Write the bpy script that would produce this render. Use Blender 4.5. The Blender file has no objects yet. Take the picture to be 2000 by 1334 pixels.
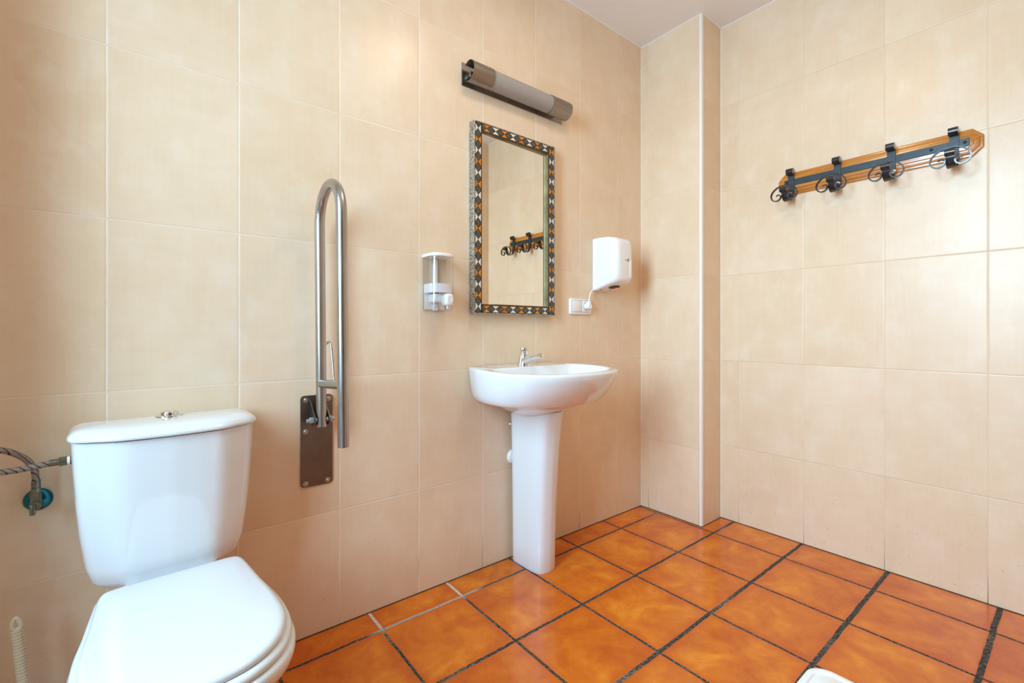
import bpy, bmesh, math, random
from mathutils import Vector, Matrix
random.seed(7)
PI = math.pi
col = bpy.context.scene.collection
scene = bpy.context.scene

# ------------------------------------------------------------------ camera
CAM = (-2.2198, -1.5704, 0.9993)
F_PX, CX, CY, YAW = 889.6, 990.0, 646.7, 0.90244
cam_d = bpy.data.cameras.new('camera')
cam_d.sensor_fit = 'HORIZONTAL'; cam_d.sensor_width = 36
cam_d.lens = F_PX / 2000 * 36
cam_d.shift_x = (1000 - CX) / 2000
cam_d.shift_y = (CY - 667) / 2000
cam_d.clip_start = 0.01
cam = bpy.data.objects.new('camera', cam_d); col.objects.link(cam)
cam.location = CAM
cam.rotation_euler = (PI / 2, 0, YAW - PI / 2)
scene.camera = cam

# ------------------------------------------------------------------ light
world = bpy.data.worlds.new('world'); scene.world = world
world.use_nodes = True
bg = world.node_tree.nodes['Background']
bg.inputs[0].default_value = (0.75, 0.88, 1.0, 1); bg.inputs[1].default_value = 0.25

def area(name, loc, rot, sx, sy, power, color, shape='RECTANGLE', spread=PI):
    l = bpy.data.lights.new(name, 'AREA'); l.shape = shape
    l.size = sx; l.size_y = sy; l.energy = power; l.color = color; l.spread = spread
    o = bpy.data.objects.new(name, l); col.objects.link(o)
    o.location = loc; o.rotation_euler = rot
    return o
# daylight outside the window in the wall at the left of the camera
WX = -2.62                      # plane of the window wall
WY0, WY1, WZ0, WZ1 = -0.23, -1.52, 0.06, 2.54
area('window_daylight', (-3.45, -1.08, 1.80), (0, -PI / 2 + math.radians(14), 0), 1.7, 0.60, 67, (0.51, 0.785, 1.02), spread=math.radians(118))
# added fill light, out of view, to lift the floor and shaded walls
FILL_LAMP = (-1.15, -0.85)
area('added_fill_light', (FILL_LAMP[0], FILL_LAMP[1], 2.53), (0, 0, 0), 0.32, 0.32, 5.5, (1.0, 0.80, 0.56), 'DISK')

scene.view_settings.view_transform = 'Standard'
scene.view_settings.look = 'None'
scene.view_settings.gamma = 1
scene.view_settings.use_curve_mapping = False
scene.view_settings.exposure = 0.0
scene.cycles.max_bounces = 12
scene.cycles.diffuse_bounces = 8
scene.cycles.use_denoising = True

# ------------------------------------------------------------------ room numbers
TW, TH = 0.2982, 0.45           # wall tile
A0, Z0, C0 = 0.215, 0.3918, 0.4587
D1, D2 = 0.364, 0.195           # pilaster length and depth
FY = -1.62                      # wall behind the camera
H = 2.620

# ------------------------------------------------------------------ node helper
class NT:
    def __init__(s, name):
        s.m = bpy.data.materials.new(name); s.m.use_nodes = True
        s.t = s.m.node_tree; s.b = s.t.nodes['Principled BSDF']
    def n(s, kind, **kw):
        o = s.t.nodes.new(kind)
        for k, v in kw.items(): setattr(o, k, v)
        return o
    def put(s, sock, v):
        if isinstance(v, bpy.types.NodeSocket): s.t.links.new(v, sock)
        else:
            if hasattr(sock.default_value, '__len__') and not hasattr(v, '__len__'): v = (v,) * len(sock.default_value)
            if hasattr(sock.default_value, '__len__') and len(sock.default_value) == 4 and len(v) == 3: v = (*v, 1)
            sock.default_value = v
    def math(s, op, a, b=0.0, c=0.0, clamp=False):
        o = s.n('ShaderNodeMath', operation=op, use_clamp=clamp)
        s.put(o.inputs[0], a); s.put(o.inputs[1], b); s.put(o.inputs[2], c)
        return o.outputs[0]
    def pos(s):
        g = s.n('ShaderNodeNewGeometry'); x = s.n('ShaderNodeSeparateXYZ')
        s.t.links.new(g.outputs['Position'], x.inputs[0])
        return g.outputs['Position'], x.outputs
    def obj(s):
        return s.n('ShaderNodeTexCoord').outputs['Object']
    def scale(s, v, sc):
        o = s.n('ShaderNodeVectorMath', operation='MULTIPLY'); s.put(o.inputs[0], v); s.put(o.inputs[1], sc)
        return o.outputs[0]
    def vec(s, x, y, z):
        o = s.n('ShaderNodeCombineXYZ'); s.put(o.inputs[0], x); s.put(o.inputs[1], y); s.put(o.inputs[2], z)
        return o.outputs[0]
    def noise(s, v, sc=5, det=3, rough=.5, dist=0):
        o = s.n('ShaderNodeTexNoise'); s.put(o.inputs['Vector'], v)
        o.inputs['Scale'].default_value = sc; o.inputs['Detail'].default_value = det
        o.inputs['Roughness'].default_value = rough; o.inputs['Distortion'].default_value = dist
        return o.outputs[0]
    def white(s, v):
        o = s.n('ShaderNodeTexWhiteNoise', noise_dimensions='3D'); s.put(o.inputs[0], v); return o.outputs[0]
    def ramp(s, f, a, b, lo=0.0, hi=1.0):
        o = s.n('ShaderNodeMapRange', clamp=True); s.put(o.inputs[0], f)
        for i, v in enumerate((a, b, lo, hi)): s.put(o.inputs[i + 1], v)
        return o.outputs[0]
    def mix(s, f, a, b, mode='MIX'):
        o = s.n('ShaderNodeMix', data_type='RGBA', blend_type=mode); s.put(o.inputs[0], f)
        s.put(o.inputs[6], a); s.put(o.inputs[7], b); return o.outputs[2]
    def bump(s, h, strength=.3, dist=.001, normal=None):
        o = s.n('ShaderNodeBump'); s.put(o.inputs['Height'], h)
        o.inputs['Strength'].default_value = strength; o.inputs['Distance'].default_value = dist
        if normal is not None: s.t.links.new(normal, o.inputs['Normal'])
        s.t.links.new(o.outputs[0], s.b.inputs['Normal']); return o.outputs[0]
    def set(s, **kw):
        for k, v in kw.items(): s.put(s.b.inputs[k.replace('_', ' ')], v)

def simple(name, color, rough=.4, metal=0.0, coat=0.0, bump=0.0, bscale=200, vary=0.0, **kw):
    t = NT(name); o = t.obj()
    if vary:
        f = t.noise(o, 14, 4, .6)
        c = t.mix(t.ramp(f, .3, .7), [max(0, x * (1 - vary)) for x in color], [min(1, x * (1 + vary)) for x in color])
        t.set(Base_Color=c)
    else: t.set(Base_Color=color)
    t.set(Roughness=rough, Metallic=metal, Coat_Weight=coat, Coat_Roughness=.04)
    if bump: t.bump(t.noise(o, bscale, 3), bump, .0006)
    for k, v in kw.items(): t.put(t.b.inputs[k.replace('_', ' ')], v)
    return t.m

def wall_tiles(name, ax, off, w=TW, plain=False, grout=((.90, .83, .73), (.60, .45, .31)), gw=.0017):
    t = NT(name); P, X = t.pos()
    u = t.math('DIVIDE', t.math('SUBTRACT', t.math('MULTIPLY', X[ax], -1), off), w)
    v = t.math('DIVIDE', t.math('SUBTRACT', X[2], Z0), TH)
    fu, fv = t.math('FRACT', u), t.math('FRACT', v)
    du = t.math('MULTIPLY', t.math('MINIMUM', fu, t.math('SUBTRACT', 1, fu)), w)
    dv = t.math('MULTIPLY', t.math('MINIMUM', fv, t.math('SUBTRACT', 1, fv)), TH)
    if plain: du = 1.0
    d = t.math('MINIMUM', du, dv)
    g = t.ramp(d, gw * .55, gw, 1, 0)
    idv = t.vec(t.math('FLOOR', u), t.math('FLOOR', v), 3.7)
    r1 = t.white(idv)
    shift = t.scale(idv, (7.3, 3.1, 1.9))
    o2 = t.n('ShaderNodeVectorMath', operation='ADD'); t.put(o2.inputs[0], P); t.put(o2.inputs[1], shift)
    Q = o2.outputs[0]
    cloud = t.noise(t.scale(Q, (1, 1, .7)), 2.6, 4, .5, .0)
    streak = t.noise(t.scale(Q, (1, 1, .045)), 95, 3, .6)
    cross = t.noise(t.scale(Q, (.12, .12, 1)), 60, 2, .5)
    base = t.mix(t.ramp(cloud, .30, .70), (.76, .56, .375), (.83, .645, .465))
    pn = t.noise(t.scale(Q, (1, 1, .8)), 11, 5, .62)
    base = t.mix(t.ramp(pn, .50, .72, 0, .38), base, (.86, .76, .64))
    base = t.mix(t.ramp(pn, .30, .46, .30, 0), base, (.70, .52, .35))
    base = t.mix(t.ramp(streak, .35, .75, 0, .22), base, (.85, .71, .55))
    base = t.mix(t.ramp(cross, .45, .75, 0, .12), base, (.70, .53, .38))
    base = t.mix(t.ramp(r1, 0, 1, 0, .12), base, (.66, .46, .29))
    # specks of dirt and grime close to the floor
    dots = t.noise(Q, 130, 1, .3)
    low = t.ramp(X[2], .02, .28, 1, 0)
    sp = t.math('MULTIPLY', t.ramp(dots, .74, .78), t.ramp(X[2], .1, .5, 1, .0))
    base = t.mix(t.math('MULTIPLY', sp, .5), base, (.30, .20, .13))
    gn = t.noise(t.scale(P, (1, 1, .5)), 9, 3, .6)
    dirty = t.math('MULTIPLY', t.ramp(X[2], .0, .16, 1, 0), t.ramp(gn, .35, .6))
    gcol = t.mix(t.ramp(dv, .002, .004, .45, .10), grout[0], grout[1])
    gcol = t.mix(t.ramp(t.noise(P, 6, 3, .6), .45, .62, 0, .55), gcol, base)
    gcol = t.mix(dirty, gcol, (.05, .035, .025))
    c = t.mix(g, base, gcol)
    t.set(Base_Color=c, Roughness=t.mix(g, t.ramp(cloud, .3, .7, .27, .33), .7), Coat_Weight=.0, Specular_IOR_Level=.32)
    hgt = t.math('ADD', t.ramp(d, .0008, .004, 0, 1), t.math('MULTIPLY', t.noise(Q, 9, 3, .5), .25))
    t.bump(hgt, .45, .0012)
    return t.m

def floor_tiles():
    S, Sy, fx, fy = .3169, .3163, -.0190, -.1180
    t = NT('terracotta_floor_tiles'); P, X = t.pos()
    wob = t.math('MULTIPLY', t.math('SUBTRACT', t.noise(P, 14, 3, .6), .5), .008)
    u = t.math('DIVIDE', t.math('ADD', t.math('SUBTRACT', fx, X[0]), wob), S)
    v = t.math('DIVIDE', t.math('ADD', t.math('SUBTRACT', fy, X[1]), wob), Sy)
    u5, v5 = t.math('ADD', u, .5), t.math('ADD', v, .5)
    du = t.math('MULTIPLY', t.math('ABSOLUTE', t.math('SUBTRACT', t.math('FRACT', u5), .5)), S)
    dv = t.math('MULTIPLY', t.math('ABSOLUTE', t.math('SUBTRACT', t.math('FRACT', v5), .5)), Sy)
    # joints that run along the long wall are wider
    wide = t.ramp(X[1], -1.2, -.2, .0078, .0050)
    ev = t.math('SUBTRACT', dv, wide); eu = t.math('SUBTRACT', du, .0048)
    e = t.math('MINIMUM', ev, eu)
    g = t.ramp(e, -.0006, .0006, 1, 0)
    idv = t.vec(t.math('FLOOR', u), t.math('FLOOR', v), 1.3)
    r1 = t.white(idv)
    o2 = t.n('ShaderNodeVectorMath', operation='ADD'); t.put(o2.inputs[0], P); t.put(o2.inputs[1], t.scale(idv, (3.3, 5.1, 2.9)))
    Q = o2.outputs[0]
    n1 = t.noise(Q, 5.5, 6, .6, .8); n2 = t.noise(Q, 22, 4, .65, .4)
    f = t.math('ADD', t.math('MULTIPLY', n1, .75), t.math('MULTIPLY', n2, .25))
    c = t.mix(t.ramp(f, .34, .62), (.56, .098, .006), (.84, .25, .014))
    c = t.mix(t.ramp(f, .56, .70, 0, .8), c, (.90, .36, .035))
    edge = t.ramp(e, .0, .035, .6, 0)
    c = t.mix(edge, c, (.60, .10, .006))
    c = t.mix(t.ramp(r1, 0, 1, 0, .25), c, (.56, .10, .012))
    # joints: dark cement with pale crumbs
    gn = t.noise(P, 120, 3, .7); gm = t.noise(P, 2.2, 2, .5)
    gc = t.mix(t.ramp(gn, .48, .64), (.030, .026, .022), (.20, .17, .135))
    gc = t.mix(t.ramp(gm, .52, .68, 0, .75), gc, t.mix(t.ramp(gn, .42, .55), (.10, .085, .06), (.42, .36, .27)))
    # fresh white cement at two joints next to the long wall
    dx = t.math('ABSOLUTE', t.math('ADD', X[0], 1.42)); mk = t.math('MULTIPLY', t.ramp(dx, .19, .24, 1, 0), t.ramp(X[1], -.15, -.10))
    gc = t.mix(t.math('MULTIPLY', mk, t.ramp(gn, .34, .5, .5, 1)), gc, (.66, .63, .58))
    t.set(Base_Color=t.mix(g, c, gc))
    t.set(Roughness=t.mix(g, t.ramp(n2, .3, .7, .12, .26), .85), Specular_IOR_Level=.5)
    h = t.math('ADD', t.math('MULTIPLY', t.ramp(e, -.001, .004), 1.0), t.math('MULTIPLY', t.noise(Q, 16, 3, .5), .22))
    h = t.math('ADD', h, t.math('MULTIPLY', t.math('MULTIPLY', gn, g), .5))
    t.bump(h, .6, .0016)
    return t.m

M = {}
M['tileA'] = wall_tiles('beige_wall_tiles_long_wall', 0, A0)
M['tileC'] = wall_tiles('beige_wall_tiles_hook_wall', 1, C0, grout=((.76, .60, .43), (.50, .35, .23)), gw=.0015)
M['tileB'] = wall_tiles('beige_wall_tiles_pilaster', 1, 0.0495, grout=((.80, .66, .50), (.56, .42, .29)), gw=.0014)
M['tileS'] = wall_tiles('beige_wall_tiles_pilaster_side', 0, 0.0495, plain=True, gw=.0014)
M['floor'] = floor_tiles()
M['plaster'] = simple('painted_ceiling', (.88, .86, .86), .75, bump=.15, bscale=60, vary=.01)
M['white_trim'] = simple('white_trim', (.88, .84, .79), .35)
M['caulk'] = simple('white_caulk', (.90, .86, .80), .6)
M['ceramic'] = simple('white_glazed_ceramic', (.81, .835, .86), .09, coat=.6, Specular_IOR_Level=.6)
M['seat'] = simple('white_lacquered_seat', (.81, .84, .87), .16, coat=.3)
M['chrome'] = simple('chrome', (.78, .79, .80), .08, 1)
M['white_plastic'] = simple('white_plastic', (.86, .85, .84), .22, coat=.2)
M['cream_plastic'] = simple('cream_plastic', (.70, .60, .42), .4)
M['zinc'] = simple('zinc_coated_bolt', (.42, .50, .56), .35, .7)
M['black_iron'] = simple('black_painted_iron', (.012, .012, .013), .28, .0, coat=.35, bump=.25, bscale=180)
M['slate_iron'] = simple('hammered_dark_iron', (.030, .042, .052), .42, .35, coat=.1, bump=.5, bscale=120, vary=.25)
M['screw'] = simple('dark_screw', (.012, .014, .018), .4, .6)
M['red'] = simple('red_print', (.45, .03, .02), .4)
M['grey_print'] = simple('grey_print', (.22, .22, .23), .4)
M['black'] = simple('black_opening', (.008, .007, .007), .5)
M['rubber'] = simple('white_rubber', (.82, .80, .76), .5)
M['mirror_glass'] = simple('silvered_mirror', (.90, .88, .82), .004, 1)
M['dark_frame'] = simple('dark_brown_frame', (.065, .040, .022), .4, .2, bump=.3, bscale=90, vary=.4)
M['gilt'] = simple('aged_brass_lip', (.33, .26, .13), .4, .7, bump=.5, bscale=160, vary=.35)
M['white_bone'] = simple('white_bone_inlay', (.74, .67, .57), .3, vary=.08)
M['bulb'] = simple('white_lamp_bulb', (.9, .88, .84), .2)
M['window_frame'] = simple('white_window_frame', (.8, .8, .78), .35)
M['copper'] = simple('copper_union', (.30, .10, .05), .4, .7)
M['teal'] = simple('teal_metal_rosette', (.0, .16, .23), .22, .8, coat=.4)
M['brass_dull'] = simple('tarnished_brass', (.22, .23, .18), .3, .9, bump=.2, vary=.3)
M['soap'] = simple('white_liquid_soap', (.90, .90, .92), .25, coat=.2)

def brushed(name, c, rough=.3, axis=2, vary=.12, bmp=.02):
    t = NT(name); o = t.obj()
    sc = [400, 400, 400]; sc[axis] = 8
    n = t.noise(t.scale(o, sc), 1, 2, .5)
    b = t.noise(o, 9, 4, .6)
    t.set(Base_Color=t.mix(t.ramp(b, .35, .7), [x * (1 - vary) for x in c], c), Metallic=1.0,
          Roughness=t.ramp(n, .3, .7, rough - .05, rough + .07))
    t.bump(n, bmp, .0002)
    return t.m
M['steel'] = brushed('brushed_steel_tube', (.47, .44, .41), .30, 2)
M['steel_plate'] = brushed('dark_steel_plate', (.23, .195, .17), .38, 2, .25)
M['lamp_steel'] = brushed('brushed_nickel_lamp', (.36, .315, .275), .33, 0, .15)

M['added_door'] = simple('dark_brown_added_door', (.10, .050, .022), .4, vary=.2)
def wood():
    t = NT('varnished_oak'); o = t.obj()
    g = t.noise(t.scale(o, (14, 1.6, 60)), 3, 5, .65, .6)
    c = t.mix(t.ramp(g, .3, .7), (.38, .115, .010), (.66, .26, .040))
    t.set(Base_Color=c, Roughness=.25, Coat_Weight=.5, Coat_Roughness=.15)
    t.bump(g, .03, .0004)
    return t.m
M['wood'] = wood()

def inlay(name, a, b, sc=120, metal=.0, rough=.3):
    t = NT(name); n = t.noise(t.obj(), sc, 4, .7)
    t.set(Base_Color=t.mix(t.ramp(n, .35, .65), a, b), Roughness=rough, Metallic=metal)
    t.bump(n, .6, .001)
    return t.m
M['orange_bone'] = inlay('orange_bone_inlay', (.50, .13, .010), (.78, .29, .035), 30)
M['metal_inlay'] = inlay('embossed_grey_metal_inlay', (.050, .050, .040), (.17, .165, .135), 220, .5)
M['embossed'] = inlay('embossed_silver_edging', (.05, .05, .045), (.80, .80, .76), 150, .8, .25)

def braid():
    t = NT('braided_hose'); o = t.obj()
    w = t.n('ShaderNodeTexWave', wave_type='BANDS', bands_direction='DIAGONAL'); t.put(w.inputs[0], o)
    w.inputs['Scale'].default_value = 42; w.inputs['Distortion'].default_value = 2.5
    n = t.noise(o, 300, 2)
    c = t.mix(t.ramp(w.outputs[0], .80, .95), t.mix(n, (.22, .155, .115), (.33, .25, .20)), (.035, .022, .015))
    t.set(Base_Color=c, Roughness=.45, Metallic=.25)
    t.bump(n, .5, .0008)
    return t.m
M['braid'] = braid()

def glassy(name, color=(1, 1, 1), rough=.03, trans=1.0, ior=1.45, alpha=1.0):
    t = NT(name)
    t.set(Base_Color=color, Roughness=rough, Transmission_Weight=trans, IOR=ior)
    return t.m
M['clear'] = None
M['frosted'] = simple('frosted_lamp_glass', (.62, .56, .52), .45, Transmission_Weight=.55)
def thin(name, tint, refl=.06, rough=.02):
    t = NT(name); a = t.n('ShaderNodeBsdfTransparent'); t.put(a.inputs[0], tint)
    g = t.n('ShaderNodeBsdfGlossy'); g.inputs['Roughness'].default_value = rough
    f = t.n('ShaderNodeLayerWeight'); f.inputs[0].default_value = .5
    m = t.n('ShaderNodeMixShader'); t.put(m.inputs[0], t.ramp(t.math('POWER', f.outputs['Facing'], 3.0), 0, 1, refl, .75))
    t.t.links.new(a.outputs[0], m.inputs[1]); t.t.links.new(g.outputs[0], m.inputs[2])
    t.t.links.new(m.outputs[0], t.t.nodes['Material Output'].inputs[0]); return t.m
M['pane'] = thin('window_pane', (.97, .985, .98))
M['clear'] = thin('clear_plastic', (.95, .955, .96), .14, rough=.12)
t = NT('glowing_red_led'); t.set(Base_Color=(.8, .02, .01), Emission_Color=(1, .05, .02), Emission_Strength=3.0); M['led'] = t.m
t = NT('lit_fill_diffuser'); t.set(Base_Color=(.9, .88, .82), Emission_Color=(1, .93, .84), Emission_Strength=1.5); M['diffuser'] = t.m

# ------------------------------------------------------------------ mesh helpers
def link(name, bm, mat, parent=None, smooth=35, loc=None):
    bmesh.ops.recalc_face_normals(bm, faces=bm.faces)
    me = bpy.data.meshes.new(name); bm.to_mesh(me); bm.free()
    mats = mat if isinstance(mat, (list, tuple)) else [mat]
    for m in mats: me.materials.append(m)
    if smooth:
        for p in me.polygons: p.use_smooth = True
        me.set_sharp_from_angle(angle=math.radians(smooth))
    o = bpy.data.objects.new(name, me); col.objects.link(o)
    if parent is not None: o.parent = parent
    if loc is not None: o.location = loc
    return o
def thing(name, label, cat, loc=(0, 0, 0), rz=0, group=None):
    o = bpy.data.objects.new(name, None); col.objects.link(o)
    o.location = loc; o.rotation_euler = (0, 0, rz); o.empty_display_size = .05
    o['label'] = label; o['category'] = cat
    if group: o['group'] = group
    return o
def struct(name, bm, m, smooth=0):
    o = link(name, bm, m, None, smooth); o['kind'] = 'structure'; return o
def box(bm, x0, x1, y0, y1, z0, z1, bev=0, seg=2, mi=0):
    r = bmesh.ops.create_cube(bm, size=1)
    vs = r['verts']
    for v in vs:
        v.co = Vector(((x0 + x1) / 2 + v.co.x * abs(x1 - x0), (y0 + y1) / 2 + v.co.y * abs(y1 - y0), (z0 + z1) / 2 + v.co.z * abs(z1 - z0)))
    fs = {f for v in vs for f in v.link_faces}
    for f in fs: f.material_index = mi
    if bev:
        es = list({e for v in vs for e in v.link_edges})
        bmesh.ops.bevel(bm, geom=es, offset=bev, segments=seg, profile=.5, affect='EDGES')
def loft(bm, rings, cap0=True, cap1=True, closed=True, mi=0):
    R = [[bm.verts.new(p) for p in r] for r in rings]
    n = len(R[0])
    for a, b in zip(R, R[1:]):
        for i in range(n if closed else n - 1):
            j = (i + 1) % n
            try:
                f = bm.faces.new((a[i], a[j], b[j], b[i])); f.material_index = mi
            except ValueError: pass
    if cap0: bm.faces.new(R[0][::-1]).material_index = mi
    if cap1: bm.faces.new(R[-1]).material_index = mi
    return R
def frames(pts):
    pts = [Vector(p) for p in pts]
    T = []
    for i in range(len(pts)):
        a = pts[max(0, i - 1)]; b = pts[min(len(pts) - 1, i + 1)]
        T.append((b - a).normalized())
    up = Vector((0, 0, 1)) if abs(T[0].z) < .9 else Vector((1, 0, 0))
    N = (up - up.dot(T[0]) * T[0]).normalized(); out = []
    for p, t in zip(pts, T):
        N = (N - N.dot(t) * t).normalized()
        out.append((p, t, N, t.cross(N)))
    return out
def tube(bm, pts, r, seg=16, cap=True, mi=0):
    fr = frames(pts)
    rr = r if isinstance(r, (list, tuple)) else [r] * len(fr)
    loft(bm, [[p + N * (q * math.cos(2 * PI * k / seg)) + B * (q * math.sin(2 * PI * k / seg)) for k in range(seg)] for (p, t, N, B), q in zip(fr, rr)], cap, cap, mi=mi)
def lathe(bm, prof, org=(0, 0, 0), axis=(0, 0, 1), seg=32, cap0=True, cap1=True, mi=0):
    ax = Vector(axis).normalized(); u = ax.orthogonal().normalized(); w = ax.cross(u); o = Vector(org)
    loft(bm, [[o + ax * h + (u * math.cos(2 * PI * k / seg) + w * math.sin(2 * PI * k / seg)) * max(r, 1e-5) for k in range(seg)] for r, h in prof], cap0, cap1, mi=mi)
def ribbon(bm, pts, width_dir, w, th, mi=0):
    """flat bar of width w (along width_dir) and thickness th following pts"""
    W = Vector(width_dir).normalized(); pts = [Vector(p) for p in pts]; rings = []
    ww = w if isinstance(w, (list, tuple)) else [w] * len(pts)
    for i, p in enumerate(pts):
        t = (pts[min(i + 1, len(pts) - 1)] - pts[max(0, i - 1)]).normalized()
        n = t.cross(W).normalized(); h = ww[i] / 2; k = th / 2
        rings.append([p + W * h + n * k, p - W * h + n * k, p - W * h - n * k, p + W * h - n * k])
    loft(bm, rings, mi=mi)
def catmull(P, n=6, closed=False):
    P = [Vector(p) for p in P]; out = []; L = len(P)
    rng = range(L if closed else L - 1)
    for i in rng:
        if closed: a, b, c, d = P[i - 1], P[i], P[(i + 1) % L], P[(i + 2) % L]
        else: a, b, c, d = P[max(0, i - 1)], P[i], P[i + 1], P[min(L - 1, i + 2)]
        for k in range(n):
            s = k / n
            out.append(.5 * ((2 * b) + (c - a) * s + (2 * a - 5 * b + 4 * c - d) * s * s + (3 * b - a - 3 * c + d) * s ** 3))
    if not closed: out.append(P[-1])
    return out
def sym(half, n=5):
    """closed outline from right half (x>=0), from the back centre to the front centre"""
    c = catmull([(x, y, 0) for x, y in half], n)
    return [(p.x, p.y) for p in c] + [(-p.x, p.y) for p in c[-2:0:-1]]

# ------------------------------------------------------------------ structure
bm = bmesh.new(); box(bm, WX - .5, D2 + .12, FY - .12, .12, -.08, 0); struct('floor', bm, M['floor'])
bm = bmesh.new(); box(bm, WX - .5, D2 + .12, FY - .12, .12, H, H + .08); struct('ceiling', bm, M['plaster'])
bm = bmesh.new(); box(bm, WX - .5, D2 + .12, 0, .12, 0, H); struct('wall_left', bm, M['tileA'])
bm = bmesh.new(); box(bm, D2, D2 + .12, FY - .12, 0, 0, H); struct('wall_right', bm, M['tileC'])
bm = bmesh.new(); box(bm, 0, D2, -D1, 0, 0, H)
for f in bm.faces:
    if abs(f.normal.y) > .5: f.material_index = 1
struct('wall_column', bm, [M['tileB'], M['tileS']])
bm = bmesh.new(); box(bm, WX - .5, D2, FY - .12, FY, 0, H); struct('wall_front', bm, M['tileA'])
bm = bmesh.new()
T = .36
box(bm, WX - T, WX, FY, 0, 0, WZ0); box(bm, WX - T, WX, FY, 0, WZ1, H)
box(bm, WX - T, WX, WY0, 0, WZ0, WZ1); box(bm, WX - T, WX, FY, WY1, WZ0, WZ1)
struct('wall_window', bm, M['tileC'])
bm = bmesh.new()
x0, x1 = WX - T + .02, WX - T + .07
for a in ((WY1, WY1 + .05, WZ0, WZ1), (WY0 - .05, WY0, WZ0, WZ1), (WY1 + .05, WY0 - .05, WZ0, WZ0 + .05), (WY1 + .05, WY0 - .05, WZ1 - .05, WZ1)):
    box(bm, x0, x1, *a, bev=.004)
w1 = struct('window_1', bm, M['window_frame'])
bm = bmesh.new(); box(bm, x0 + .02, x0 + .026, WY1 + .045, WY0 - .045, WZ0 + .045, WZ1 - .045)
link('pane', bm, M['pane'], w1, 0)

DX0, DX1, DH = -2.45, -1.62, 2.03  # unseen dark door, added behind the camera to soak up bounced light
bm = bmesh.new()
for a in ((DX0 - .07, DX0, 0, DH + .07), (DX1, DX1 + .07, 0, DH + .07), (DX0, DX1, DH, DH + .07)): box(bm, a[0], a[1], FY - .0, FY + .018, a[2], a[3], .004)
d1 = struct('added_door_1', bm, M['added_door'])
bm = bmesh.new(); box(bm, DX0, DX1, FY + .0005, FY + .010, .008, DH, .002)
for z0_, z1_ in ((.15, .90), (1.05, 1.90)): box(bm, DX0 + .12, DX1 - .12, FY + .009, FY + .014, z0_, z1_, .004)
link('added_door_leaf', bm, M['added_door'], d1, 0)
# rounded white bead on the outer corner of the pilaster
bm = bmesh.new()
prof = [(0.0, 0.0)] + [(-.0015 + .011 - .011 * math.cos(a), -.0015 + .011 - .011 * math.sin(a)) for a in [k * PI / 16 for k in range(9)]]
ring = [(x, -D1 + .0 + y) for x, y in [(.012, .012), (-.0015, .012)] + [(-.0015 + .009 * (1 - math.cos(a)), .0075 - .009 * math.sin(a)) for a in [k * PI / 16 for k in range(9)]] + [(.012, -.0015)]]
loft(bm, [[(x, y, 0.0) for x, y in ring], [(x, y, H) for x, y in ring]])
struct('trim_1', bm, M['white_trim'], 40)
# thin painted bead where the tiles meet the ceiling
bm = bmesh.new(); k = .0035
box(bm, WX, 0, -k, 0, H - k, H); box(bm, -k, 0, -D1, -k, H - k, H); box(bm, -k, D2 - k, -D1 - k, -D1, H - k, H); box(bm, D2 - k, D2, FY, -D1 - k, H - k, H)
struct('trim_2', bm, M['caulk'])
bm = bmesh.new(); k = .002
box(bm, -k, 0, -k, 0, 0, H - .004); box(bm, D2 - k, D2, -D1 - k, -D1, 0, H - .004)
struct('trim_3', bm, M['caulk'])
# dark open joint between wall tiles and floor
bm = bmesh.new(); k = .0025
box(bm, WX, 0, -k, 0, 0, .0028); box(bm, -k, 0, -D1, -k, 0, .0028); box(bm, -k, D2 - k, -D1 - k, -D1, 0, .0028); box(bm, D2 - k, D2, FY, -D1 - k, 0, .003)
struct('trim_4', bm, simple('dark_joint', (.06, .045, .035), .8, bump=.5, bscale=150, vary=.6))

# ------------------------------------------------------------------ toilet
toi = thing('toilet', 'white close-coupled toilet with closed lid against the left wall', 'toilet', (-2.177, -.02, 0), math.radians(2.5))
def outline(hw, yb, yf, bow, rc=.03, n=5):
    pts = [(0, yb), (hw * .6, yb), (hw - .012, yb), (hw, yb - .012), (hw, yb - .05), (hw, yf + .06), (hw - .012, yf + .028), (hw - .045, yf + .004), (hw * .5, yf - bow * .72), (0, yf - bow)]
    return sym(pts, n)
bm = bmesh.new()
lv = [(.384, .090, -.060, -.100, .004), (.386, .118, -.035, -.130, .008), (.397, .140, -.012, -.150, .014), (.415, .153, -.003, -.160, .018), (.45, .162, 0, -.163, .02),
      (.52, .171, 0, -.166, .022), (.60, .178, 0, -.168, .024), (.68, .1825, 0, -.169, .025), (.746, .185, 0, -.170, .026)]
loft(bm, [[(x, y, z) for x, y in outline(hw, yb, yf, bow)] for z, hw, yb, yf, bow in lv])
link('tank', bm, M['ceramic'], toi, 50)
bm = bmesh.new()
LB = outline(.192, .003, -.179, .028)
def lid_ring(z, d):
    cy = -.088
    return [(x * (1 - d / .192), cy + (y - cy) * (1 - d / .095), z) for x, y in LB]
loft(bm, [lid_ring(z, d) for z, d in ((.749, .006), (.7495, .002), (.753, 0), (.758, .001), (.764, .005), (.770, .012), (.774, .022), (.7765, .036), (.778, .060))])
tl = link('tank_lid', bm, M['ceramic'], toi, 50)
bm = bmesh.new(); lathe(bm, [(.0310, -.001), (.0305, .002), (.027, .0035), (.0215, .004)], (0, -.068, .7782))
fb = link('flush_button', bm, M['chrome'], toi, 40)
bm = bmesh.new(); lathe(bm, [(.0200, .0), (.0200, .006), (.018, .0085), (.008, .0095)], (0, -.068, .782)); link('push_plate', bm, M['chrome'], fb, 40)
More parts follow.
